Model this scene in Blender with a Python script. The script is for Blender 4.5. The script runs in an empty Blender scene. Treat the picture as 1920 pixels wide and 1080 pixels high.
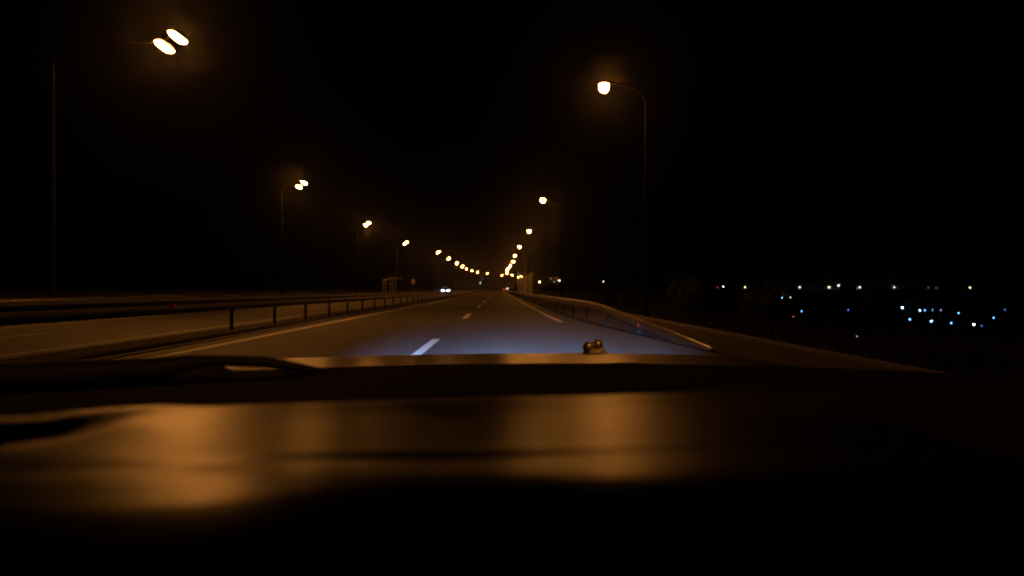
import bpy, bmesh, math, random
from mathutils import Vector, Matrix

random.seed(7)
R = math.radians
PI = math.pi
scene = bpy.context.scene
col = scene.collection
H = 1.2                      # height of the dash-mounted camera
F = 1400.0                   # focal length in pixels of the 1920 px frame
VX, VY = 935.0, 542.0        # vanishing point of the road


def at(px, py, d):
    """world point seen at a pixel, d metres ahead"""
    return Vector(((px - VX) / F * d, d, H - (py - VY) / F * d))


# ------------------------------------------------------------------ helpers
def tag(o, label=None, cat=None, group=None, kind=None):
    if label: o['label'] = label
    if cat: o['category'] = cat
    if group: o['group'] = group
    if kind: o['kind'] = kind
    return o


def empty(name, loc=(0, 0, 0), rz=0.0):
    o = bpy.data.objects.new(name, None)
    o.empty_display_size = 0.3
    o.location = loc
    o.rotation_euler = (0, 0, rz)
    col.objects.link(o)
    return o


class MB:
    """collects shapes, links them as one mesh object"""
    def __init__(self):
        self.v, self.f, self.m = [], [], []

    def add(self, vs, fs, mi=0):
        b = len(self.v)
        self.v += [tuple(p) for p in vs]
        self.f += [tuple(b + i for i in q) for q in fs]
        self.m += [mi] * len(fs)
        return self

    def box(self, x0, x1, y0, y1, z0, z1, mi=0):
        vs = [(x0, y0, z0), (x1, y0, z0), (x1, y1, z0), (x0, y1, z0), (x0, y0, z1), (x1, y0, z1), (x1, y1, z1), (x0, y1, z1)]
        return self.add(vs, [(0, 3, 2, 1), (4, 5, 6, 7), (0, 1, 5, 4), (1, 2, 6, 5), (2, 3, 7, 6), (3, 0, 4, 7)], mi)

    def tube(self, pts, rad, n=12, caps=True, mi=0, flat=1.0):
        pts = [Vector(p) for p in pts]
        if not isinstance(rad, (list, tuple)): rad = [rad] * len(pts)
        vs, fs = [], []
        for i, p in enumerate(pts):
            t = (pts[min(i + 1, len(pts) - 1)] - pts[max(i - 1, 0)]).normalized()
            up = Vector((0, 0, 1)) if abs(t.z) < 0.95 else Vector((0, 1, 0))
            a = t.cross(up).normalized(); b = a.cross(t).normalized()
            for k in range(n):
                an = 2 * PI * k / n
                vs.append(p + a * (math.cos(an) * rad[i]) + b * (math.sin(an) * rad[i] * flat))
        for i in range(len(pts) - 1):
            for k in range(n):
                k2 = (k + 1) % n
                fs.append((i * n + k, i * n + k2, (i + 1) * n + k2, (i + 1) * n + k))
        if caps:
            fs.append(tuple(range(n - 1, -1, -1)))
            fs.append(tuple((len(pts) - 1) * n + k for k in range(n)))
        return self.add(vs, fs, mi)

    def ell(self, c, a, e1=1.0, e2=1.0, z0=-1.0, z1=1.0, nu=20, nv=12, mi=0):
        """(part of a) superellipsoid, latitude sin from z0 to z1"""
        def sp(w, e): return math.copysign(abs(w) ** e, w)
        vs, fs = [], []
        la0, la1 = math.asin(z0), math.asin(z1)
        for j in range(nv + 1):
            la = la0 + (la1 - la0) * j / nv
            for i in range(nu):
                lo = 2 * PI * i / nu
                vs.append((c[0] + a[0] * sp(math.cos(la), e1) * sp(math.cos(lo), e2),
                           c[1] + a[1] * sp(math.cos(la), e1) * sp(math.sin(lo), e2),
                           c[2] + a[2] * sp(math.sin(la), e1)))
        for j in range(nv):
            for i in range(nu):
                i2 = (i + 1) % nu
                fs.append((j * nu + i, j * nu + i2, (j + 1) * nu + i2, (j + 1) * nu + i))
        if z1 < 0.999: fs.append(tuple(nv * nu + i for i in range(nu)))
        if z0 > -0.999: fs.append(tuple(i for i in range(nu - 1, -1, -1)))
        return self.add(vs, fs, mi)

    def build(self, name, mats, parent=None, smooth=True, loc=None, sharp=35):
        me = bpy.data.meshes.new(name)
        me.from_pydata(self.v, [], self.f)
        if not isinstance(mats, (list, tuple)): mats = [mats]
        for m in mats: me.materials.append(m)
        me.polygons.foreach_set('material_index', self.m)
        me.update()
        bm = bmesh.new(); bm.from_mesh(me)
        bmesh.ops.remove_doubles(bm, verts=bm.verts, dist=1e-5)
        bmesh.ops.recalc_face_normals(bm, faces=bm.faces)
        for e in bm.edges:
            if len(e.link_faces) == 2 and e.calc_face_angle(0) > R(sharp): e.smooth = False
        for f in bm.faces: f.smooth = smooth
        bm.to_mesh(me); bm.free()
        o = bpy.data.objects.new(name, me)
        col.objects.link(o)
        if parent: o.parent = parent
        if loc: o.location = loc
        return o


def children(o): return [c for c in list(bpy.data.objects) if c.parent == o]


def copy_tree(o, parent=None):
    c = o.copy(); col.objects.link(c)
    if parent: c.parent = parent
    for ch in children(o): copy_tree(ch, c)
    return c


# ------------------------------------------------------------------ materials
def mat(name, base, rough=0.7, metal=0.0, var=0.25, scale=3.0, bump=0.0, bscale=40.0, spec=0.5, rvar=0.0, base2=None, stretch=None, detail=6):
    m = bpy.data.materials.new(name); m.use_nodes = True
    nt = m.node_tree; N = nt.nodes; L = nt.links
    b = N['Principled BSDF']
    tc = N.new('ShaderNodeTexCoord'); src = tc.outputs['Object']
    if stretch:
        mp = N.new('ShaderNodeMapping'); mp.inputs['Scale'].default_value = stretch
        L.new(src, mp.inputs['Vector']); src = mp.outputs['Vector']
    n = N.new('ShaderNodeTexNoise'); n.inputs['Scale'].default_value = scale; n.inputs['Detail'].default_value = detail
    n.inputs['Roughness'].default_value = 0.65
    L.new(src, n.inputs['Vector'])
    cr = N.new('ShaderNodeValToRGB'); cr.color_ramp.elements[0].position = 0.3; cr.color_ramp.elements[1].position = 0.7
    lo = [max(0, c * (1 - var)) for c in base]; hi = list(base2) if base2 else [min(1, c * (1 + var)) for c in base]
    cr.color_ramp.elements[0].color = (*lo, 1); cr.color_ramp.elements[1].color = (*hi, 1)
    L.new(n.outputs['Fac'], cr.inputs['Fac']); L.new(cr.outputs['Color'], b.inputs['Base Color'])
    b.inputs['Metallic'].default_value = metal; b.inputs['Roughness'].default_value = rough
    b.inputs['Specular IOR Level'].default_value = spec
    if rvar:
        mr = N.new('ShaderNodeMapRange'); mr.inputs['To Min'].default_value = rough - rvar; mr.inputs['To Max'].default_value = rough + rvar
        mr.inputs['From Min'].default_value = 0.3; mr.inputs['From Max'].default_value = 0.7
        L.new(n.outputs['Fac'], mr.inputs['Value']); L.new(mr.outputs['Result'], b.inputs['Roughness'])
    if bump:
        n2 = N.new('ShaderNodeTexNoise'); n2.inputs['Scale'].default_value = bscale; n2.inputs['Detail'].default_value = 4
        L.new(src, n2.inputs['Vector'])
        bp = N.new('ShaderNodeBump'); bp.inputs['Strength'].default_value = bump; bp.inputs['Distance'].default_value = 0.02
        L.new(n2.outputs['Fac'], bp.inputs['Height']); L.new(bp.outputs['Normal'], b.inputs['Normal'])
    return m


def glow(name, rgb, strength, sample=True):
    m = bpy.data.materials.new(name); m.use_nodes = True
    b = m.node_tree.nodes['Principled BSDF']
    b.inputs['Base Color'].default_value = (0.6, 0.6, 0.6, 1)
    b.inputs['Emission Color'].default_value = (*rgb, 1)
    b.inputs['Emission Strength'].default_value = strength
    try: m.cycles.emission_sampling = 'AUTO' if sample else 'NONE'
    except Exception: pass
    return m


SODIUM = (1.0, 0.34, 0.055)
M = {}
M['asphalt'] = mat('asphalt', (0.060, 0.058, 0.056), 0.72, var=0.28, scale=1.1, stretch=(1, 0.09, 1), bump=0.35, bscale=60, rvar=0.06, spec=0.35, detail=10)
M['asphalt_dimmed'] = mat('dimmed_asphalt_opposite', (0.034, 0.032, 0.030), 0.74, var=0.22, scale=0.9, stretch=(1, 0.12, 1), bump=0.3, bscale=60, spec=0.35, detail=10)  # asphalt darkened to stand in for weaker lamp light on that side
M['gravel'] = mat('gravel', (0.085, 0.075, 0.062), 0.95, var=0.45, scale=9, bump=0.8, bscale=45, spec=0.15, detail=10)
M['dark_edge'] = mat('dark_edge_strip', (0.014, 0.012, 0.010), 0.95, var=0.4, scale=5, bump=0.4, spec=0.1)
M['soil'] = mat('soil', (0.030, 0.026, 0.018), 0.95, var=0.5, scale=1.3, bump=0.8, bscale=12, spec=0.1)
M['paint'] = mat('road_paint', (0.82, 0.81, 0.79), 0.6, var=0.22, scale=14, bump=0.2, bscale=70, detail=10)
M['worn_paint'] = mat('worn_road_paint', (0.62, 0.60, 0.58), 0.65, var=0.35, scale=9, bump=0.2, bscale=70, detail=10)
M['dimmed_paint'] = mat('dimmed_road_paint', (0.26, 0.25, 0.24), 0.7, var=0.4, scale=7, bump=0.2, bscale=70)  # weaker light on the opposite carriageway put into the paint colour
M['concrete'] = mat('concrete', (0.13, 0.125, 0.115), 0.85, var=0.25, scale=2.0, bump=0.3, bscale=40)
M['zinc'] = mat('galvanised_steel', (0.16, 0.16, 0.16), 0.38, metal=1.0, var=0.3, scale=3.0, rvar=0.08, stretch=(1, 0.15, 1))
M['dull_steel'] = mat('dark_beam_steel', (0.022, 0.021, 0.020), 0.5, metal=0.7, var=0.35, scale=3, stretch=(1, 0.15, 1))  # darker base tone for the median beams
M['post'] = mat('weathered_post_steel', (0.022, 0.02, 0.018), 0.85, metal=0.0, spec=0.05, var=0.3, scale=6)
M['pole'] = mat('painted_pole_steel', (0.006, 0.0055, 0.005), 0.9, spec=0.02, metal=0.0, var=0.2, scale=5, stretch=(4, 4, 0.5))
M['arm'] = mat('unlit_bracket_steel', (0.0014, 0.0013, 0.0012), 0.9, spec=0.02, var=0.2, scale=5)  # arms kept looking unlit beside the lamps by a near-black colour
M['housing'] = mat('lamp_housing_metal', (0.03, 0.03, 0.03), 0.6, metal=0.0, var=0.15, scale=8)
M['reflector'] = mat('red_reflector', (0.75, 0.04, 0.02), 0.3, var=0.1, scale=30)
M['panel'] = mat('barrier_panel', (0.46, 0.45, 0.40), 0.8, var=0.22, scale=0.5, bump=0.25, bscale=8, stretch=(1, 1, 0.3))
M['lamp'] = glow('sodium_lamp_glass', SODIUM, 400.0)
M['shelter'] = mat('shelter_steel', (0.68, 0.66, 0.62), 0.55, metal=0.2, var=0.15, scale=5)
M['roofsheet'] = mat('shelter_roof_sheet', (0.75, 0.72, 0.68), 0.4, metal=0.2, var=0.15, scale=3)
nt = M['roofsheet'].node_tree                               # milky sheet that lets lamp light through
_tr = nt.nodes.new('ShaderNodeBsdfTranslucent'); _tr.inputs['Color'].default_value = (0.85, 0.8, 0.72, 1)
_mx = nt.nodes.new('ShaderNodeMixShader'); _mx.inputs['Fac'].default_value = 0.65
nt.links.new(nt.nodes['Principled BSDF'].outputs['BSDF'], _mx.inputs[1]); nt.links.new(_tr.outputs['BSDF'], _mx.inputs[2])
nt.links.new(_mx.outputs['Shader'], nt.nodes['Material Output'].inputs['Surface'])
M['plank'] = mat('bench_wood', (0.25, 0.13, 0.06), 0.6, var=0.3, scale=6, stretch=(1, 8, 8))
M['sign_white'] = mat('sign_face_pale', (0.75, 0.72, 0.6), 0.5, var=0.1, scale=6)
M['sign_yellow'] = mat('sign_face_yellow', (0.7, 0.5, 0.08), 0.5, var=0.1, scale=6)
M['sign_back'] = mat('sign_back_aluminium', (0.42, 0.43, 0.45), 0.5, metal=0.6, var=0.15, scale=4)
M['car_paint'] = mat('dark_car_paint', (0.03, 0.028, 0.03), 0.30, var=0.1, scale=4, spec=0.5)
M['silver'] = mat('pale_car_paint', (0.5, 0.49, 0.48), 0.45, metal=0.0, var=0.08, scale=4)
M['glass'] = mat('dark_car_glass', (0.01, 0.01, 0.012), 0.08, var=0.1, scale=3, spec=0.6)
M['tyre'] = mat('tyre_rubber', (0.015, 0.015, 0.015), 0.85, var=0.2, scale=20)
M['rim'] = mat('rim_alloy', (0.4, 0.4, 0.42), 0.35, metal=0.9, var=0.1, scale=10)
M['xenon'] = glow('headlamp_glass', (0.40, 0.60, 1.0), 420.0)
M['dead_lens'] = mat('unlit_lamp_glass', (0.4, 0.4, 0.42), 0.15, var=0.1, scale=10)
M['tail'] = glow('tail_lamp_glass', (1.0, 0.05, 0.03), 14.0)
M['trim'] = mat('black_plastic_trim', (0.004, 0.0036, 0.0034), 0.9, spec=0.03, var=0.2, scale=20, bump=0.1, bscale=200)
M['rubber'] = mat('wiper_rubber', (0.008, 0.008, 0.008), 0.7, var=0.2, scale=20)
M['dash'] = mat('soft_dashboard_vinyl', (0.020, 0.018, 0.014), 0.345, var=0.25, scale=4.0, bump=0.05, bscale=350, spec=0.17, rvar=0.01, stretch=(0.25, 2.2, 1))
M['bonnet'] = mat('bonnet_lacquer', (0.030, 0.022, 0.014), 0.34, var=0.15, scale=3, spec=0.45, rvar=0.04, stretch=(4, 0.6, 1))
M['nozzle'] = mat('washer_plastic', (0.85, 0.82, 0.76), 0.3, var=0.2, scale=60, spec=0.6)
M['jet'] = mat('bright_jet_metal', (0.9, 0.88, 0.84), 0.46, metal=1.0, var=0.1, scale=60)
M['grass'] = mat('dry_grass_blades', (0.028, 0.026, 0.012), 0.9, var=0.5, scale=0.7, spec=0.1)
M['leaf'] = mat('dark_leaves', (0.018, 0.019, 0.009), 0.85, var=0.5, scale=3, spec=0.2)
M['bark'] = mat('shrub_bark', (0.06, 0.045, 0.03), 0.9, var=0.3, scale=8)


# ------------------------------------------------------------------ layout of the road
def cx(y): return 0.0 if y < 330 else (y - 330) ** 2 / 2200.0
def lerp(tab, y):
    if y <= tab[0][0]: return tab[0][1]
    for (a, va), (b, vb) in zip(tab, tab[1:]):
        if y <= b: return va + (vb - va) * (y - a) / (b - a)
    return tab[-1][1]
def smooth(tab, y):
    return (lerp(tab, y - 2) + lerp(tab, y - 1) + lerp(tab, y) + lerp(tab, y + 1) + lerp(tab, y + 2)) / 5


def ys(y0, y1):
    out, y = [y0], y0
    while y < y1 - 1e-6:
        y = min(y1, y + (1.0 if y < 60 else 3.0 if y < 200 else 8.0)); out.append(y)
    return out


def strip(mb, xa, xb, z, y0, y1, thick=None, mi=0):
    """sheet (or slab with real sides) along the road; xa, xb numbers or functions of y"""
    fa = xa if callable(xa) else (lambda y, v=xa: v)
    fb = xb if callable(xb) else (lambda y, v=xb: v)
    Y = ys(y0, y1); vs = []; fs = []
    if thick is None:
        for y in Y: vs += [(fa(y) + cx(y), y, z), (fb(y) + cx(y), y, z)]
        for i in range(len(Y) - 1): fs.append((2 * i, 2 * i + 1, 2 * i + 3, 2 * i + 2))
    else:
        for y in Y:
            a, b = fa(y) + cx(y), fb(y) + cx(y)
            vs += [(a, y, z - thick), (a, y, z), (b, y, z), (b, y, z - thick)]
        for i in range(len(Y) - 1):
            k = 4 * i
            fs += [(k, k + 1, k + 5, k + 4), (k + 1, k + 2, k + 6, k + 5), (k + 2, k + 3, k + 7, k + 6), (k + 3, k, k + 4, k + 7)]
        fs += [(0, 3, 2, 1), tuple(4 * (len(Y) - 1) + q for q in (0, 1, 2, 3))]
    return mb.add(vs, fs, mi)


Y0, Y1 = -25.0, 760.0


# terrain: flat roadside, valley falling away on the right, far ridge
def ground_z(x, y):
    xr = x - cx(max(0, min(y, 760)))
    w = 8.0 + max(0.0, y - 50) * 0.25
    t = max(0.0, min(1.0, (xr - w) / 34.0)); t = t * t * (3 - 2 * t)
    floor = -15.0
    r = max(0.0, min(1.0, (y - 980) / 260.0)); r = r * r * (3 - 2 * r)
    z = -0.16 + (floor * (1 - r) + (-1.0) * r) * t
    if xr < -21:                                             # low bank beyond the far verge
        s = min(1.0, (-21 - xr) / 9.0); z += 1.1 * s * s * (3 - 2 * s)
    if abs(xr) > 30: z += 0.35 * math.sin(x * 0.043 + 1.3) * math.sin(y * 0.031) * min(1, (abs(xr) - 30) / 40)
    return z


mb = MB()
gx = [-700, -450, -300, -200, -140, -100, -75, -60, -50, -42, -36, -32, -29, -27, -25, -23, -21, -19, -12, -5, 2, 6.4, 8, 10, 13, 16, 19, 22, 26, 30, 35, 40, 46, 54, 64, 76, 90, 108, 128, 150, 175, 205, 240, 280, 330, 390, 460, 540, 640, 760, 900, 1100, 1350]
gy = [-40, -20, 0, 10, 20, 30, 40, 50, 65, 80, 100, 120, 145, 170, 200, 230, 265, 300, 340, 380, 420, 460, 500, 550, 600, 660, 720, 780, 850, 920, 980, 1030, 1080, 1130, 1180, 1240, 1320, 1420, 1550, 1750]
vs = []
for y in gy:
    for x in gx: vs.append((x + cx(max(0, min(y, 760))), y, ground_z(x + cx(max(0, min(y, 760))), y)))
n = len(gx)
mb.add(vs, [(j * n + i, j * n + i + 1, (j + 1) * n + i + 1, (j + 1) * n + i) for j in range(len(gy) - 1) for i in range(n - 1)])
tag(mb.build('ground', M['soil'], sharp=80), kind='structure')

# right edge of our asphalt follows the flared guard rail
RAILX = [(13.0, 4.2), (15.7, 4.0), (20.5, 3.67), (26.5, 3.3), (33, 3.12), (41, 3.0), (60, 2.95), (800, 2.95)]
RAILZ = [(12.6, -0.02), (14.1, 0.08), (19.8, 0.43), (25.2, 0.735), (27.5, 0.775), (800, 0.775)]
def rail_x(y): return smooth(RAILX, y)
def rail_z(y): return smooth(RAILZ, y)

tag(strip(MB(), -6.62, lambda y: rail_x(y) + 0.10, 0.0, Y0, Y1, thick=0.14).build('road', M['asphalt'], smooth=False), kind='structure')
tag(strip(MB(), lambda y: rail_x(y) + 0.10, 6.02, -0.012, Y0, Y1, thick=0.12).build('gravel_shoulder_ground', M['gravel'], smooth=False), kind='structure')
tag(strip(MB(), 6.023, 6.17, 0.05, Y0, 330, thick=0.2).build('kerb', M['concrete'], smooth=False), kind='structure')
tag(strip(MB(), lambda y: rail_x(y) - 0.14, lambda y: rail_x(y) + 0.08, 0.005, Y0, Y1).build('rail_base_path', M['dark_edge'], smooth=False), kind='structure')  # darker strip along the foot of the guard rail
mb = MB(); strip(mb, -6.72, -6.623, 0.035, Y0, Y1, thick=0.16); strip(mb, -8.30, -8.203, 0.035, Y0, Y1, thick=0.16)
tag(mb.build('kerb', M['concrete'], smooth=False), kind='structure')
tag(strip(MB(), -8.20, -6.723, 0.022, Y0, Y1, thick=0.14).build('median_ground', M['soil'], smooth=False), kind='structure')
def bay(y):
    return lerp([(0, -15.7), (100, -15.7), (122, -18.4), (168, -18.4), (190, -15.7), (800, -15.7)], y)
tag(strip(MB(), bay, -8.303, 0.0, Y0, Y1, thick=0.14).build('opposite_road', M['asphalt_dimmed'], smooth=False), kind='structure')
tag(strip(MB(), lambda y: bay(y) - 3.2, lambda y: bay(y) - 0.003, -0.012, Y0, Y1, thick=0.13).build('verge_ground', M['gravel'], smooth=False), kind='structure')

# painted markings, 4 mm proud of the asphalt
mb = MB()
xl = lambda y: lerp([(0, -6.0), (30, -5.98), (80, -5.75), (150, -5.6), (800, -5.6)], y)
strip(mb, lambda y: xl(y) - 0.09, lambda y: xl(y) + 0.09, 0.004, Y0, 620)
tag(mb.build('road_marking_line', M['worn_paint'], smooth=False), kind='structure')
mb = MB()
xr = lambda y: lerp([(26, 2.32), (32, 2.2), (45, 2.13), (70, 2.1), (120, 2.16), (800, 2.2)], y)
strip(mb, lambda y: xr(y) - 0.08, lambda y: xr(y) + 0.08, 0.004, 27.0, 620)
tag(mb.build('road_marking_line', M['worn_paint'], smooth=False), kind='structure')
mb = MB(); d = -6.6
while d < 500:
    xd = lambda y: lerp([(0, -1.5), (16, -1.5), (33, -1.40), (60, -1.36), (800, -1.36)], y)
    strip(mb, lambda y: xd(y) - 0.095, lambda y: xd(y) + 0.095, 0.004, d, d + 6.0); d += 18.5
tag(mb.build('road_marking_dashes', M['paint'], smooth=False), kind='structure')
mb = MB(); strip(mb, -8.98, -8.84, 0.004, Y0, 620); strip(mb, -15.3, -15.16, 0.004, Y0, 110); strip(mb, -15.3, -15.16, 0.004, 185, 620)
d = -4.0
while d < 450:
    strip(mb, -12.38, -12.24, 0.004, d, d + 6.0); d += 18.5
tag(mb.build('opposite_road_marking', M['dimmed_paint'], smooth=False), kind='structure')


# ------------------------------------------------------------------ guard rails
WPROF = [(0.0, 0.0), (0.030, 0.012), (0.078, 0.060), (0.082, 0.085), (0.030, 0.135), (0.020, 0.155), (0.030, 0.175), (0.082, 0.225), (0.078, 0.250), (0.030, 0.298), (0.0, 0.31)]


def beam(fx, fz, side, y0, y1, hgt=0.31, thick=0.006):
    mb = MB(); Y = ys(y0, y1); vs = []; fs = []
    prof = [(q * side, z * hgt / 0.31 - hgt) for q, z in WPROF]
    back = [(q - thick * side, z) for q, z in reversed(prof)]
    loop = prof + back; n = len(loop)
    for y in Y:
        for q, z in loop: vs.append((fx(y) + cx(y) + q, y, fz(y) + z))
    for i in range(len(Y) - 1):
        for k in range(n):
            k2 = (k + 1) % n
            fs.append((i * n + k, i * n + k2, (i + 1) * n + k2, (i + 1) * n + k))
    fs += [tuple(range(n)), tuple((len(Y) - 1) * n + k for k in range(n))]
    return mb.add(vs, fs)


def post_mesh(hgt, name, parent, loc):
    mb = MB()                                             # C-section post
    mb.box(-0.035, 0.035, -0.05, -0.044, 0, hgt); mb.box(-0.035, 0.035, 0.044, 0.05, 0, hgt); mb.box(-0.004, 0.004, -0.044, 0.044, 0, hgt)
    return mb.build(name, M['post'], parent, smooth=False, loc=loc)


# median barrier: two beams back to back on shared posts
MEDZ = [(0, 1.06), (10.9, 1.05), (22.5, 1.02), (47.5, 0.965), (100, 0.93), (190, 0.89), (420, 0.87)]
medz = lambda y: smooth(MEDZ, y)
median = empty('guard_rail', (-7.46, 0, 0))
tag(median, 'long double-sided steel guard rail on the median between the two carriageways', 'guard rail')
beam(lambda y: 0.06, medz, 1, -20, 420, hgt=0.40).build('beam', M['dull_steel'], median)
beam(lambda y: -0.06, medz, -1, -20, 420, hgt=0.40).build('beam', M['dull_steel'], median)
mb = MB(); Yc = ys(-20, 420)                                # flat galvanised cap added to catch lamp light as a bright top line
for q in range(len(Yc) - 1):
    a, b = Yc[q], Yc[q + 1]; za, zb = medz(a) + 0.004, medz(b) + 0.004
    mb.add([(cx(a) - .07, a, za), (cx(a) + .07, a, za), (cx(b) + .07, b, zb), (cx(b) - .07, b, zb), (cx(a) - .07, a, za + .012), (cx(a) + .07, a, za + .012), (cx(b) + .07, b, zb + .012), (cx(b) - .07, b, zb + .012)],
           [(0, 3, 2, 1), (4, 5, 6, 7), (0, 4, 7, 3), (1, 2, 6, 5)])
mb.build('highlight_cap', M['zinc'], median)
p0 = None
for i in range(97):
    y = 21.0 + 4 * i
    if p0 is None: p0 = post_mesh(0.93, 'post', median, (cx(y), y, medz(y) - 0.97))
    else:
        o = p0.copy(); col.objects.link(o); o.location = (cx(y), y, medz(y) - 0.97)
mb = MB(); mb.box(0.0, 0.014, -0.05, 0.05, -0.045, 0.045); mb.box(-0.03, 0.0, -0.06, -0.05, -0.045, 0.045)
r0 = mb.build('reflector', M['reflector'], median, smooth=False, loc=(0.146, 9, medz(9) - 0.20))
for i in range(1, 24):
    o = r0.copy(); col.objects.link(o); y = 9 + 8 * i; o.location = (0.146, y, medz(y) - 0.20)

kerb_rail = empty('guard_rail', (0, 0, 0))
tag(kerb_rail, 'single steel guard rail beside our lane whose near end slopes down to the ground', 'guard rail')
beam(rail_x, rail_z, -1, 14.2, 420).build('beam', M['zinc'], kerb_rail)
p1 = post_mesh(0.72, 'post', kerb_rail, (rail_x(28) + 0.06, 28, -0.02))
for i in range(1, 98):
    y = 28 + 4 * i
    o = p1.copy(); col.objects.link(o); o.location = (rail_x(y) + cx(y) + 0.06, y, -0.02)
for y in (24.0, 20.0, 16.6):
    post_mesh(max(0.15, rail_z(y) - 0.04), 'post', kerb_rail, (rail_x(y) + 0.06, y, -0.02))
for i in range(16):
    y = 19.5 + 8 * i
    o = r0.copy(); col.objects.link(o); o.parent = kerb_rail; o.rotation_euler.z = PI
    o.location = (rail_x(y) - 0.086, y, rail_z(y) - 0.155)


# ------------------------------------------------------------------ street lamps
LZ = 10.2


def lamp_head(parent, c, a, e, cut=0.10):
    """housing shell with a glowing bowl under it, c = middle of the bowl"""
    mb = MB()
    mb.ell((0, 0, 0.0), (a[0] * 1.2, a[1] * 1.12, a[2] * 0.85), e1=0.8, e2=e, z0=cut + 0.03, z1=1.0, nu=24, nv=8)
    h = mb.build('lamp_head', M['housing'], parent, loc=c)
    mb = MB(); mb.ell((0, 0, 0.0), a, e1=0.9, e2=e, z0=-1.0, z1=cut, nu=20, nv=10)
    mb.build('lamp_lens', M['lamp'], h)
    return h


def lamp_base(parent):
    mb = MB(); mb.tube([(0, 0, 0), (0, 0, 0.04)], 0.2, 16); mb.tube([(0, 0, 0.04), (0, 0, 1.1)], [0.13, 0.125], 16)
    mb.build('pole_base', M['pole'], parent)


def single_lamp(arm):
    root = empty('street_lamp')
    lamp_base(root)
    mb = MB(); mb.tube([(0, 0, 1.1), (0, 0, 9.35)], [0.105, 0.062], 14); mb.build('pole', M['pole'], root)
    mb = MB()
    pts = [(0, 0, 9.3), (-0.03, 0, 9.6), (-0.14, 0, 9.86), (-0.36, 0, 10.05), (-0.7, 0, 10.16), (-arm + 0.15, 0, LZ + 0.175)]
    mb.tube(pts, [0.05, 0.048, 0.045, 0.042, 0.04, 0.03], 12); mb.build('arm', M['arm'], root)
    lamp_head(root, (-arm, 0, LZ), (0.21, 0.27, 0.25), 0.95, 0.28)
    return root


def double_lamp(arm, gap=0.21):
    root = empty('street_lamp')
    lamp_base(root)
    mb = MB(); mb.tube([(0, 0, 1.1), (0, 0, 9.3)], [0.105, 0.062], 14); mb.build('pole', M['pole'], root)
    mb = MB()
    pts = [(0, 0, 9.25), (0.03, 0, 9.55), (0.14, 0, 9.8), (arm * 0.45, 0, 10.08), (arm - gap - 0.1, 0, LZ - 0.02), (arm + gap, 0, LZ + 0.36)]
    mb.tube(pts, [0.05, 0.048, 0.045, 0.042, 0.04, 0.034], 12); mb.build('arm', M['arm'], root)
    lamp_head(root, (arm - gap, 0, LZ - 0.17), (0.135, 0.62, 0.14), 0.55, -0.03)
    lamp_head(root, (arm + gap, 0, LZ + 0.17), (0.135, 0.62, 0.14), 0.55, -0.03)
    return root


ORD = ['nearest', 'second', 'third', 'fourth', 'fifth', 'sixth', 'seventh', 'eighth', 'ninth', 'tenth', 'eleventh', 'twelfth', 'thirteenth', 'fourteenth']
# where each lamp stands: (lamp pixel x, y) read at lamp height; spacing comes out at 40 m
RIGHT = [(1133, 157), (1018, 373), (992, 432), (974, 461.5), (965.5, 478.5), (962.5, 489.5), (957, 497), (953, 503), (950.5, 507), (951, 511.7), (960, 514.6), (978, 517.5), (1000, 519)]
for i, (px, py) in enumerate(RIGHT):
    dd = F * (LZ - H) / (VY - py); p = at(px, py, dd)
    if i == 0: proto = single_lamp(1.85); o = proto
    else: o = copy_tree(proto)
    o.location = (p.x + 1.85, dd, ground_z(p.x + 1.85, dd) if i > 9 else -0.1)
    if i == 0: lab = 'single-headed street lamp, nearest pole standing beyond the guard rail on our side'
    elif i < 10: lab = f'single-headed street lamp, {ORD[i]} pole along the guard rail on our side'
    else: lab = f'small far single-headed street lamp, {ORD[i]} of its row where the road bends'
    tag(o, lab, 'street lamp', 'single-headed street lamps along our side of the road')

LEFT = [(325.5, 76, 4.2), (567, 344.5, 1.65), (689.5, 418.5, 1.4), (761, 454.5, 1.55), (822, 472, 1.45), (842, 484, 1.45), (857, 493, 1.45), (867, 499, 1.45),
        (874.5, 503.3, 1.45), (885, 507, 1.45), (896, 510, 1.45), (913, 512.5, 1.45), (941, 515.6, 1.45), (971, 520, 1.45)]
protos = {}
o = copy_tree(proto); o.location = (4.55 + 1.85, -8.0, -0.1)
tag(o, 'single-headed street lamp already passed, behind our car', 'street lamp', 'single-headed street lamps along our side of the road')
for i, (px, py, arm) in enumerate(LEFT):
    dd = F * (LZ - H) / (VY - py); p = at(px, py, dd)
    if arm not in protos: protos[arm] = double_lamp(arm, 0.235 if i == 0 else 0.21); o = protos[arm]
    else: o = copy_tree(protos[arm])
    o.location = (p.x - arm, dd, -0.1)
    if i == 0: lab = 'twin-headed street lamp with long arm, the nearest beyond the opposite carriageway'
    elif i == 3: lab = 'twin-headed street lamp standing just behind the bus shelter'
    elif i == 13: lab = 'farthest bright twin-headed street lamp where the road bends away'
    else: lab = f'twin-headed street lamp, {ORD[i]} from us beyond the opposite carriageway'
    tag(o, lab, 'street lamp', 'twin-headed street lamps along the opposite carriageway')


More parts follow.
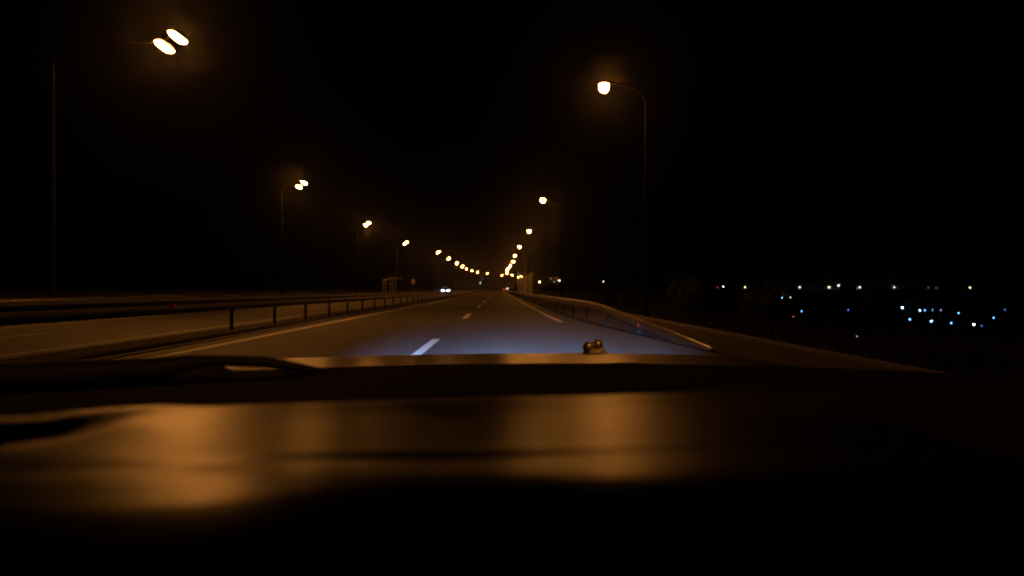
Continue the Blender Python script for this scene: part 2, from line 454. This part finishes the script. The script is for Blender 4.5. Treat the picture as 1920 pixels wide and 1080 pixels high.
# ------------------------------------------------------------------ distant lights across the valley
CITY = [  # px, py, distance, lens size, colour, strength, label
    (1347.5, 538.7, 1300, 1.0, 'red', 14, 'dim red distant lamp at the near end of the ridge row'),
    (1358.5, 537.2, 1300, 1.0, 'white', 160, 'bright white distant lamp beside the dim red one on the ridge'),
    (1399.5, 538.3, 1300, 1.0, 'warm', 170, 'bright warm yellow distant lamp, second bright one along the ridge row'),
    (1440, 539.7, 1300, .6, 'blue', 14, 'very faint blue distant light in the ridge row between yellow and white lamps'),
    (1503.8, 539, 1300, 1.0, 'white', 110, 'white distant lamp alone in the middle of the ridge row'),
    (1554.7, 539.3, 1300, .6, 'blue', 25, 'faint bluish distant light touching a warm white lamp on the ridge'),
    (1559.5, 538.7, 1300, 1.05, 'warm', 170, 'warm white distant lamp with a faint bluish light touching it'),
    (1577.5, 535.5, 1300, 1.0, 'white', 130, 'white distant lamp standing highest above the ridge row'),
    (1613.2, 540.5, 1300, .8, 'orange', 40, 'dim orange distant lamp touching a bluish white one on the ridge'),
    (1618.3, 539, 1300, 1.0, 'cool', 150, 'bluish white distant lamp with a dim orange one touching it'),
    (1683.7, 539, 1300, .95, 'white', 85, 'lone soft white distant lamp past the orange and bluish pair on the ridge'),
    (1748.8, 539.2, 1300, .7, 'white', 22, 'faint grey distant light near the far end of the ridge row'),
    (1763.7, 540.3, 1300, .75, 'orange', 28, 'dim orange distant lamp just past a faint grey light on the ridge'),
    (1828.7, 539.3, 1300, 1.05, 'warm', 130, 'last bright white distant lamp at the far end of the ridge row'),
    (1469.5, 557.8, 0, .8, 'cyan', 120, 'bright cyan distant lamp on the far valley slope beside a yellow one'),
    (1485.7, 557.6, 0, .7, 'warm', 60, 'soft yellow distant lamp beside the bright cyan one on the slope'),
    (1507, 584, 0, .42, 'blue', 55, 'small blue valley lamp above a dim reddish light'),
    (1491, 594, 0, .3, 'red', 16, 'dim reddish valley light below a small blue lamp'),
    (1457.3, 604, 0, .3, 'white', 38, 'lone grey white valley lamp nearest the road embankment'),
    (1595.8, 581.7, 0, .42, 'blue', 26, 'dim blue valley lamp alone left of the big blue-white one'),
    (1611.3, 631.5, 0, .22, 'white', 32, 'lowest valley light, small and grey white'),
    (1699, 577, 0, .62, 'cool', 200, 'biggest and brightest blue-white lamp in the valley'),
    (1713.3, 599.5, 0, .38, 'blue', 120, 'blue valley lamp just below the biggest blue-white one'),
    (1732.5, 582.3, 0, .48, 'cool', 95, 'pale cyan valley lamp, first of a short level row'),
    (1742, 582.5, 0, .42, 'blue', 70, 'blue valley lamp, second of a short level row'),
    (1757, 581, 0, .4, 'blue', 26, 'dim blue valley lamp, third of a short level row'),
    (1773, 581.7, 0, .4, 'pink', 24, 'dim purplish valley lamp ending a short level row'),
    (1754.5, 603, 0, .42, 'cyan', 120, 'bright light blue valley lamp in the lower line of lights'),
    (1807, 587.3, 0, .42, 'blue', 70, 'blue valley lamp between the level row and the far edge lamps'),
    (1792.5, 606.5, 0, .36, 'blue', 75, 'deep blue valley lamp in the lower line, left of a white one'),
    (1836, 609, 0, .44, 'white', 100, 'greenish white valley lamp ending the lower line of lights'),
    (1851, 611.7, 0, .3, 'blue', 12, 'very faint deep blue valley light right beside a white one'),
    (1874, 596.5, 0, .36, 'blue', 60, 'blue valley lamp standing apart near the edge of the town'),
    (1895, 581, 0, .4, 'blue', 18, 'dim bluish valley lamp farthest out at the edge of the town'),
    (1131.5, 528, 560, .5, 'pinkw', 60, 'lone warm pinkish lamp between the two nearest poles on our side'),
    (1049, 526.3, 520, .6, 'warm', 120, 'yellow roadside lamp seen right beside the second pole on our side'),
    (1039.5, 528.5, 540, .4, 'pinkw', 25, 'dim pink roadside light near the second pole on our side'),
    (1043.5, 521.5, 640, .45, 'red', 22, 'dim red light above the yellow lamp by the second pole'),
    (1033.3, 522.2, 680, .45, 'white', 20, 'dim grey light above the dim pink one by the second pole'),
    (1012, 528.5, 460, .62, 'warm', 130, 'warm white lamp just clear of the noise barrier near end'),
    (951.5, 541.0, 620, .6, 'cool', 50, 'small blue-white light on the road ahead beside the red tail lights'),
    (900.3, 530, 600, .5, 'cool', 60, 'small white lamp beyond the oncoming car between the lamp rows'),
    (905.4, 522.6, 640, .5, 'blue', 18, 'faint blue lamp above the small white one between the lamp rows'),
    (957.5, 522, 720, .5, 'warm', 20, 'faint warm light in front of the road bend below the lamp cluster'),
    (972.2, 513.6, 760, .5, 'cool', 16, 'faint bluish light above the farthest bright twin-headed lamp'),
]
RGB = {'red': (1, .16, .07), 'white': (1, .93, .82), 'warm': (1, .74, .36), 'blue': (.10, .32, 1), 'cool': (.62, .86, 1), 'cyan': (.28, .66, 1), 'orange': (1, .33, .10), 'pink': (.72, .55, .8), 'pinkw': (1, .66, .5)}
gm = {}
for (px, py, dd, s, colr, st, lab) in CITY:
    if not dd: dd = F * (H + 10.0) / (py - VY)
    p = at(px, py, dd); g = ground_z(p.x, p.y)
    k = 1.45 if dd == 1300 else 1.0
    s *= k; st = round(st / k ** 2 * 1.25, 1)
    key = (colr, st)
    if key not in gm: gm[key] = glow(f'{colr}_distant_lamp_glass', RGB[colr], st * 0.14, sample=False)
    hgt = max(2.0, p.z - g)
    mb = MB()
    mb.tube([(0, 0, 0), (0, 0, hgt - 0.2 * s)], [0.11, 0.06], 8, mi=0)
    mb.ell((0, 0, hgt), (s / 2, s / 2, s / 2), z0=-0.9, z1=0.85, nu=14, nv=8, mi=1)
    mb.ell((0, 0, hgt + s * 0.36), (s * 0.42, s * 0.42, s * 0.2), z0=0.4, z1=1.0, nu=14, nv=4, mi=0)
    o = mb.build('lamp_post', [M['pole'], gm[key]], loc=(p.x, p.y, p.z - hgt))
    tag(o, lab, 'lamp post', 'lights of the town across the valley' if px > 1300 else 'small lights beyond the road')


# ------------------------------------------------------------------ bus shelter and stop sign
sx, sy = -19.0, 134.0
sh = empty('bus_shelter', (sx, sy, 0))
tag(sh, 'open steel bus shelter with arched pale roof beyond the opposite carriageway', 'bus shelter')
mb = MB(); vs = []; fs = []; nseg = 14
for k in range(nseg + 1):
    t = k / nseg; x = -1.75 + 3.4 * t
    z = 2.55 + 0.62 * math.sin(PI * (0.06 + 0.66 * t))
    for yy in (-1.9, 1.9): vs += [(x, yy, z), (x, yy, z + 0.09)]
for k in range(nseg):
    a, b = 4 * k, 4 * k + 4
    fs += [(a, a + 2, b + 2, b), (a + 1, b + 1, b + 3, a + 3), (a, b, b + 1, a + 1), (a + 2, a + 3, b + 3, b + 2)]
fs += [(0, 1, 3, 2), (4 * nseg, 4 * nseg + 2, 4 * nseg + 3, 4 * nseg + 1)]
mb.add(vs, fs); mb.build('roof', M['roofsheet'], sh)
for (x, yy) in ((-1.45, -1.7), (-0.12, -1.7), (0.85, -1.7), (-1.45, 1.7), (-0.12, 1.7)):
    t = (x + 1.75) / 3.4; zt = 2.55 + 0.62 * math.sin(PI * (0.06 + 0.66 * t))
    MB().box(x - 0.06, x + 0.06, yy - 0.06, yy + 0.06, 0, zt - 0.004).build('post', M['shelter'], sh, smooth=False)
for yy in (-1.7, 1.7):
    mb = MB(); mb.box(-1.388, -0.182, yy - 0.03, yy + 0.03, 2.15, 2.25); mb.box(-1.388, -0.182, yy - 0.03, yy + 0.03, 0.12, 0.22)
    mb.build('side_frame', M['shelter'], sh, smooth=False)
mb = MB(); mb.box(-1.49, -1.41, -1.637, 1.637, 2.15, 2.25); mb.box(-1.49, -1.41, -1.637, 1.637, 0.12, 0.22); mb.box(-1.47, -1.43, -0.03, 0.03, 0.222, 2.148)
mb.build('back_frame', M['shelter'], sh, smooth=False)
be = MB().box(-1.2, -0.8, -1.3, 1.3, 0.42, 0.47).build('bench', M['plank'], sh, smooth=False)
for yy in (-1.1, 1.1): MB().box(-1.1, -0.9, yy - 0.03, yy + 0.03, 0, 0.417).build('leg', M['shelter'], be, smooth=False)

p = at(775, 527, 160)
sg = empty('bus_stop_sign', (p.x, 160, 0))
tag(sg, 'bus stop sign with pale plate on a thin post past the shelter', 'sign')
MB().tube([(0, 0, 0), (0, 0, 3.25)], 0.04, 10).build('post', M['shelter'], sg)
pl = MB().box(-0.33, 0.33, -0.07, -0.045, 2.42, 3.28).build('plate', M['sign_white'], sg, smooth=False)
mb = MB(); mb.tube([(0, -0.072, 2.66), (0, -0.082, 2.66)], 0.2, 20); mb.box(-0.26, 0.26, -0.082, -0.072, 3.0, 3.2)
mb.build('symbol', M['sign_yellow'], pl, smooth=False)

p = at(959.5, 538.6, 400)
sg = empty('road_sign', (p.x, 400, 0))
tag(sg, 'small grey rectangular road sign far ahead at the end of the noise barrier', 'road sign')
for x in (-0.6, 0.6): MB().tube([(x, 0, -0.1), (x, 0, 2.7)], 0.04, 8).build('post', M['post'], sg)
MB().box(-0.95, 0.95, -0.07, -0.042, 1.75, 2.7).build('plate', M['sign_back'], sg, smooth=False)


# ------------------------------------------------------------------ noise barrier on our side
nb = empty('noise_barrier', (0, 0, 0))
tag(nb, 'tall brown panelled noise barrier standing beyond the guard rail far ahead on our side', 'noise barrier')
def nbx(y): return lerp([(215, 10.0), (430, 8.9)], y) + cx(y) * 0.3
panels = 22
for i in range(panels):
    ya = 218 + i * 9.6; yb = ya + 9.5
    top = 5.85 - 0.012 * i + (0.22 if i % 5 == 0 else 0.0)
    xa, xb = nbx(ya), nbx(yb); mb = MB()
    mb.add([(xa, ya, -0.3), (xb, yb, -0.3), (xb, yb, top), (xa, ya, top), (xa + .14, ya, -0.3), (xb + .14, yb, -0.3), (xb + .14, yb, top), (xa + .14, ya, top)],
           [(0, 1, 2, 3), (7, 6, 5, 4), (0, 3, 7, 4), (1, 5, 6, 2), (3, 2, 6, 7), (0, 4, 5, 1)])
    for k in range(5):                                       # horizontal ribs on the panel face
        z = 0.6 + k * 1.05
        mb.add([(xa - .05, ya + .2, z), (xb - .05, yb - .2, z), (xb - .05, yb - .2, z + .12), (xa - .05, ya + .2, z + .12), (xa, ya + .2, z), (xb, yb - .2, z), (xb, yb - .2, z + .12), (xa, ya + .2, z + .12)],
               [(0, 1, 2, 3), (3, 2, 6, 7), (0, 4, 5, 1), (0, 3, 7, 4), (1, 5, 6, 2)])
    mb.build('panel', M['panel'], nb, smooth=False)
    MB().box(xa - 0.12, xa + 0.26, ya - 0.095, ya - 0.003, -0.3, top + 0.1).build('post', M['post'], nb, smooth=False)


# ------------------------------------------------------------------ other cars
def other_car(label, paint, head, tailm, loc, rz, group=None):
    """front faces -Y in its own space"""
    c = empty('car', loc, rz); tag(c, label, 'car', group)
    secs = [(-2.18, .38, .72, .78), (-2.08, .26, .92, .86), (-1.5, .24, 1.02, .90), (-0.9, .24, 1.06, .91), (0.3, .24, 1.06, .92), (1.5, .24, 1.08, .91), (2.0, .26, 1.08, .88), (2.18, .40, 1.0, .80)]
    vs, fs = [], []; prof = [(-.9, 0), (-1, .25), (-1, .7), (-.9, .95), (-.75, 1), (.75, 1), (.9, .95), (1, .7), (1, .25), (.9, 0)]; n = len(prof)
    for (y, z0, z1, w) in secs:
        for (u, v) in prof: vs.append((u * w, y, z0 + (z1 - z0) * v))
    for i in range(len(secs) - 1):
        for k in range(n): fs.append((i * n + k, i * n + (k + 1) % n, (i + 1) * n + (k + 1) % n, (i + 1) * n + k))
    fs += [tuple(range(n)), tuple((len(secs) - 1) * n + k for k in range(n))]
    mb = MB(); mb.add(vs, fs); mb.build('body', paint, c)
    lo, hi = [(-1.0, .80), (1.95, .80)], [(-0.25, .62), (1.5, .62)]   # glasshouse
    vs = [(-lo[0][1], lo[0][0], 1.05), (lo[0][1], lo[0][0], 1.05), (lo[1][1], lo[1][0], 1.06), (-lo[1][1], lo[1][0], 1.06),
          (-hi[0][1], hi[0][0], 1.60), (hi[0][1], hi[0][0], 1.60), (hi[1][1], hi[1][0], 1.58), (-hi[1][1], hi[1][0], 1.58)]
    mb = MB(); mb.add(vs, [(0, 1, 5, 4), (1, 2, 6, 5), (2, 3, 7, 6), (3, 0, 4, 7), (4, 5, 6, 7)]); mb.build('window', M['glass'], c, smooth=False)
    mb = MB(); mb.ell((0, 0.62, 1.60), (.68, .95, .08), e1=.6, e2=.45, z0=-0.3, z1=1, nu=24, nv=6); mb.build('roof', paint, c)
    for s in (-1, 1):
        mb = MB(); mb.ell((s * .63, -2.12, .86), (.075, .06, .075), nu=16, nv=8); mb.build('headlight', head, c)
        mb = MB(); mb.ell((s * .68, 2.13, .95), (.14, .07, .09), e1=.6, e2=.6, nu=16, nv=8); mb.build('tail_light', tailm, c)
        mb = MB(); mb.ell((s * .98, -0.75, 1.12), (.11, .07, .08), nu=12, nv=6); mb.build('mirror', paint, c)
        for y in (-1.35, 1.35):
            mb = MB(); mb.tube([(s * .66, y, .34), (s * .90, y, .34)], .34, 24); w = mb.build('wheel', M['tyre'], c)
            mb = MB(); mb.tube([(s * .905, y, .34), (s * .925, y, .34)], .21, 18); mb.build('rim', M['rim'], w)
    mb = MB(); mb.box(-.42, .42, -2.215, -2.185, .5, .64); mb.build('grille', M['trim'], c, smooth=False)
    return c


p = at(835.3, 545, 167)
other_car('pale oncoming car with two dazzling bluish white headlights', M['silver'], M['xenon'], M['dead_lens'], (p.x, 169, 0.0), R(2))
p = at(947, 543, 430)
other_car('dark car far ahead showing small red tail lights in our lane', M['car_paint'], M['dead_lens'], M['tail'], (p.x, 430, 0.0), PI + R(4))


# ------------------------------------------------------------------ plants on the embankment and verge
mb = MB()
def blade(x, y, z, h, w):
    a = random.uniform(0, PI); lx, ly = random.uniform(-.35, .35) * h, random.uniform(-.35, .35) * h
    dx, dy = math.cos(a) * w, math.sin(a) * w
    mb.add([(x - dx, y - dy, z), (x + dx, y + dy, z), (x + lx * .4 + dx * .6, y + ly * .4 + dy * .6, z + h * .6), (x + lx * .4 - dx * .6, y + ly * .4 - dy * .6, z + h * .6), (x + lx, y + ly, z + h)],
           [(0, 1, 2, 3), (3, 2, 4)])
for _ in range(15000):
    y = 12 + 130 * random.random() ** 1.7; x = 6.35 + random.expovariate(0.35) * (1 + y * 0.01)
    if math.sin(x * 1.9 + y * .7) + math.sin(y * 1.3 - x) < -0.6: continue
    blade(x, y, ground_z(x, y) - 0.02, random.uniform(.2, .75), random.uniform(.008, .016))
for _ in range(9000):
    y = 14 + 170 * random.random() ** 1.4; x = bay(y) - 3.3 - random.expovariate(0.3)
    blade(x, y, ground_z(x, y) - 0.02, random.uniform(.2, .6), random.uniform(.01, .02))
g = mb.build('grass', M['grass'], smooth=False); tag(g, kind='stuff')


def shrub(x, y, s, label):
    g = ground_z(x, y)
    r = empty('shrub', (x, y, g - 0.03)); tag(r, label, 'shrub', 'dark shrubs on the embankment below the street lamps')
    st = MB(); lf = MB()
    for k in range(7):
        a = 2 * PI * k / 7 + random.uniform(-.4, .4); tip = Vector((math.cos(a) * s * random.uniform(.25, .6), math.sin(a) * s * random.uniform(.25, .6), s * random.uniform(.7, 1.25)))
        mid = tip * 0.5 + Vector((0, 0, s * 0.12))
        st.tube([(0, 0, 0), mid, tip], [0.03 * s, 0.02 * s, 0.006], 6)
        for _ in range(150):
            t = random.uniform(0.35, 1.05); q = tip * t + Vector((random.gauss(0, .16 * s), random.gauss(0, .16 * s), random.gauss(0, .13 * s)))
            if q.z < 0.05: continue
            u = Vector((random.gauss(0, 1), random.gauss(0, 1), random.gauss(0, 1))).normalized(); v = u.orthogonal().normalized()
            l = random.uniform(.05, .10)
            lf.add([q - u * l, q + v * l * .45, q + u * l, q - v * l * .45], [(0, 1, 2, 3)])
    st.build('stem', M['bark'], r); lf.build('foliage', M['leaf'], r, smooth=False)


shrub(8.6, 34.5, 1.5, 'broad dark shrub beside the nearest pole on our side')
shrub(7.4, 42.0, 1.1, 'low dark shrub on the embankment just past the nearest pole')
shrub(9.6, 27.0, 1.3, 'rounded dark shrub on the embankment in front of the nearest pole')
shrub(8.2, 55.0, 1.2, 'small dark shrub midway between the two nearest poles on our side')


# ------------------------------------------------------------------ the car we sit in
car = empty('car', (0, 0, 0)); car.rotation_euler = (0, -0.016, 0)
tag(car, 'our own dark car seen from inside, with dashboard, wiper and glossy bonnet', 'car')
ZC = 1.2 * 0.0


def sheet(fz, x0, x1, fy0, fy1, nx, ny, skirt):
    """height field with a skirt below, so it has real thickness"""
    mb = MB(); vs = []; fs = []
    for j in range(ny + 1):
        for i in range(nx + 1):
            x = x0 + (x1 - x0) * i / nx; y = fy0(x) + (fy1(x) - fy0(x)) * j / ny
            vs.append((x, y, fz(x, y, j / ny)))
    n = nx + 1
    fs = [(j * n + i, j * n + i + 1, (j + 1) * n + i + 1, (j + 1) * n + i) for j in range(ny) for i in range(nx)]
    rim = [i for i in range(n)] + [j * n + nx for j in range(1, ny + 1)] + [ny * n + i for i in range(nx - 1, -1, -1)] + [j * n for j in range(ny - 1, 0, -1)]
    b = len(vs)
    for k in rim: vs.append((vs[k][0], vs[k][1], vs[k][2] - skirt))
    m = len(rim)
    for k in range(m): fs.append((rim[k], b + k, b + (k + 1) % m, rim[(k + 1) % m]))
    fs.append(tuple(b + k for k in range(m)))
    return mb.add(vs, fs)


def gs(t, c, w): return math.exp(-((t - c) / w) ** 2)

# dashboard: padded top with a raised lip, a soft crease and a rolled near edge
def dash_far(x): return 0.70 + 0.06 * x - 3.0 * max(0.0, -x - 0.28) ** 1.2 - 0.10 * max(0.0, x - 0.35)
def dash_near(x): return 0.325 + 0.0 * x
def dash_z(x, y, t):
    z = 1.095 + 0.012 * (y - 0.55)
    z += 0.0035 * gs(y, dash_far(x) - 0.005, 0.045)                            # lip along the far edge
    z -= 0.0035 * gs(x, -0.35, 0.09) * gs(y, 0.56, 0.035)                      # hollow on the driver's side
    z += 0.0009 * gs(y + 0.02 * x, 0.485, 0.022) - 0.0011 * gs(y - 0.05 * x, 0.470, 0.008)   # soft crease
    z += 0.0022 * gs(y, 0.425, 0.030)
    z -= 0.002 * gs(x, -0.03, 0.06) * gs(y, 0.40, 0.08)
    z += 0.010 * (dash_far(x) - y) * gs(x, -0.085, 0.065)                              # tilt shaped to dim the lamp reflection in the middle
    z += 1.6 * max(0.0, -x - 0.24) ** 2 * gs(y, dash_far(x) - 0.03, 0.06)       # binnacle rim curling up at the driver's end
    near = 0.410 - 0.030 * gs(x, -0.18, 0.13) + 0.012 * gs(x, 0.0, 0.06)
    z -= 1.1 * max(0.0, near - y) ** 1.5                                       # rolls down towards us
    z -= 2.5 * max(0.0, y - (dash_far(x) - 0.02)) ** 1.7                       # rounded far edge
    return z
ds = sheet(dash_z, -0.85, 0.95, dash_near, dash_far, 140, 110, 0.22).build('dashboard', M['dash'], car, sharp=60)

# scuttle panel under the windscreen
def cow_z(x, y, t): return 1.0535 - 0.03 * (1 - t) - 0.03 * x * x
sheet(cow_z, -0.85, 0.9, lambda x: 0.80 - 0.1 * x * x, lambda x: 1.445 - 0.12 * x * x, 40, 10, 0.05).build('cowl', M['trim'], car)

# bonnet
def bon_z(x, y, t):
    xx = x + 0.13
    z = 1.058 - 0.034 * (y - 1.36) - 0.30 * max(0.0, y - 1.8) ** 2 - 0.03 * xx * xx - 0.25 * max(0, abs(xx) - 0.6) ** 2
    z += 0.002 * gs(abs(xx), 0.40, 0.05)
    return z
bo = sheet(bon_z, -0.95, 0.72, lambda x: 1.46 - 0.12 * x * x, lambda x: 2.42 - 0.22 * (x + .13) ** 2, 60, 50, 0.03).build('bonnet', M['bonnet'], car, sharp=60)


def nozzle(x, y, label=None):
    z = bon_z(x, y, (y - 1.36) / 1.05)
    mb = MB(); mb.ell((0, 0, -0.004), (0.029, 0.034, 0.026), e1=.9, e2=.8, z0=0.0, z1=1.0, nu=24, nv=8)
    o = mb.build('washer_nozzle', M['nozzle'], car, loc=(x, y, z))
    for (dx, dz) in ((-0.019, 0.017), (0.004, 0.022)):
        mb = MB(); mb.ell((dx, -0.022, dz), (0.0135, 0.014, 0.0135), nu=20, nv=12); mb.build('jet', M['jet'], o)
    return o
nozzle(0.255, 1.85)

# roof, pillars and windscreen header round the camera
mb = MB(); vs = []
rings = [(0.36, 1.385, .46), (0.30, 1.43, .50), (-0.2, 1.49, .55), (-1.2, 1.49, .55), (-2.1, 1.40, .48), (-2.6, 1.1, .45)]
for (y, z, w) in rings:
    for k in range(9):
        u = -1 + k / 4; vs.append((-.13 + u * w * 1.15, y, z - 0.05 * abs(u) ** 3))
    for k in range(9):
        u = 1 - k / 4; vs.append((-.13 + u * w * 1.15, y, z - 0.03 - 0.05 * abs(u) ** 3))
fs = [(i * 18 + k, i * 18 + (k + 1) % 18, (i + 1) * 18 + (k + 1) % 18, (i + 1) * 18 + k) for i in range(len(rings) - 1) for k in range(18)]
fs += [tuple(range(18)), tuple((len(rings) - 1) * 18 + k for k in range(18))]
mb.add(vs, fs); mb.build('roof', M['car_paint'], car)

# parked wiper
wp = [(300, 684, 1.07), (380, 672, 1.09), (440, 667, 1.12), (520, 671, 1.13), (575, 680, 1.14), (640, 692, 1.16)]
pts = [at(*q) for q in wp]
mb = MB(); mb.tube([at(-250, 694, 1.0), at(60, 690, 1.04)] + pts, [.022, .022, .021, .015, .0095, .0095, .007, .004], 12, flat=0.9)
wi = mb.build('wiper', M['rubber'], car)
mb = MB(); mb.tube([at(-200, 704, 1.0), at(280, 692, 1.08), at(430, 691, 1.10), at(470, 697, 1.12), at(540, 698, 1.14), at(615, 694, 1.17)], [.02, .018, .014, .008, .006, .003], 10, flat=1.0); mb.build('wiper_blade', M['rubber'], wi)


def spot(name, loc, target, energy, size, blend, rgb):
    l = bpy.data.lights.new(name, 'SPOT'); l.energy = energy; l.spot_size = R(size); l.spot_blend = blend; l.color = rgb; l.shadow_soft_size = 0.06
    o = bpy.data.objects.new(name, l); col.objects.link(o); o.location = loc
    o.rotation_euler = (Vector(target) - Vector(loc)).to_track_quat('-Z', 'Y').to_euler(); o.parent = car
    return o
for s in (-1, 1):
    spot('headlight', (-0.13 + s * 0.6, 2.6, 0.66), (0.25 + s * 0.8, 10.9, -0.05), 105000, 8.6, 1.0, (0.34, 0.54, 1.0)).scale = (3.4, 1.0, 1.0)


# ------------------------------------------------------------------ haze
mb = MB(); mb.box(-720, 1420, -45, 1780, -17.5, 12.4)  # thin volume added to imitate the glare halos round the lamps
hz = mb.build('glare_haze', [], smooth=False)
m = bpy.data.materials.new('glare_haze_volume'); m.use_nodes = True
nt = m.node_tree; nt.nodes.clear()
out = nt.nodes.new('ShaderNodeOutputMaterial'); pv = nt.nodes.new('ShaderNodeVolumePrincipled')
pv.inputs['Color'].default_value = (0.92, 0.92, 0.92, 1); pv.inputs['Density'].default_value = 0.00014; pv.inputs['Anisotropy'].default_value = 0.955
nt.links.new(pv.outputs['Volume'], out.inputs['Volume'])
hz.data.materials.append(m); tag(hz, kind='stuff')

# ------------------------------------------------------------------ night sky
w = bpy.data.worlds.new('World'); scene.world = w; w.use_nodes = True
bg = w.node_tree.nodes['Background']
bg.inputs['Color'].default_value = (0.5, 0.42, 0.4, 1); bg.inputs['Strength'].default_value = 0.0003

# ------------------------------------------------------------------ camera
cd = bpy.data.cameras.new('Camera'); cam = bpy.data.objects.new('Camera', cd); col.objects.link(cam)
cam.location = (0, 0, H)
cd.sensor_width = 36; cd.lens = 36 * F / 1920
cd.clip_start = 0.02; cd.clip_end = 6000
yaw = math.atan((960 - VX) / F); pit = math.atan((VY - 540) / F)
cam.rotation_euler = (R(90) + pit, 0, -yaw)
cd.dof.use_dof = True; cd.dof.focus_distance = 3.0; cd.dof.aperture_fstop = 3.1
scene.camera = cam

scene.view_settings.view_transform = 'Standard'; scene.view_settings.look = 'None'
scene.view_settings.exposure = 0.0; scene.view_settings.gamma = 1.0
c = scene.cycles
c.use_adaptive_sampling = False
c.use_denoising = True
c.max_bounces = 4; c.volume_bounces = 0; c.diffuse_bounces = 2; c.glossy_bounces = 3
c.sample_clamp_indirect = 3.0
c.use_light_tree = True
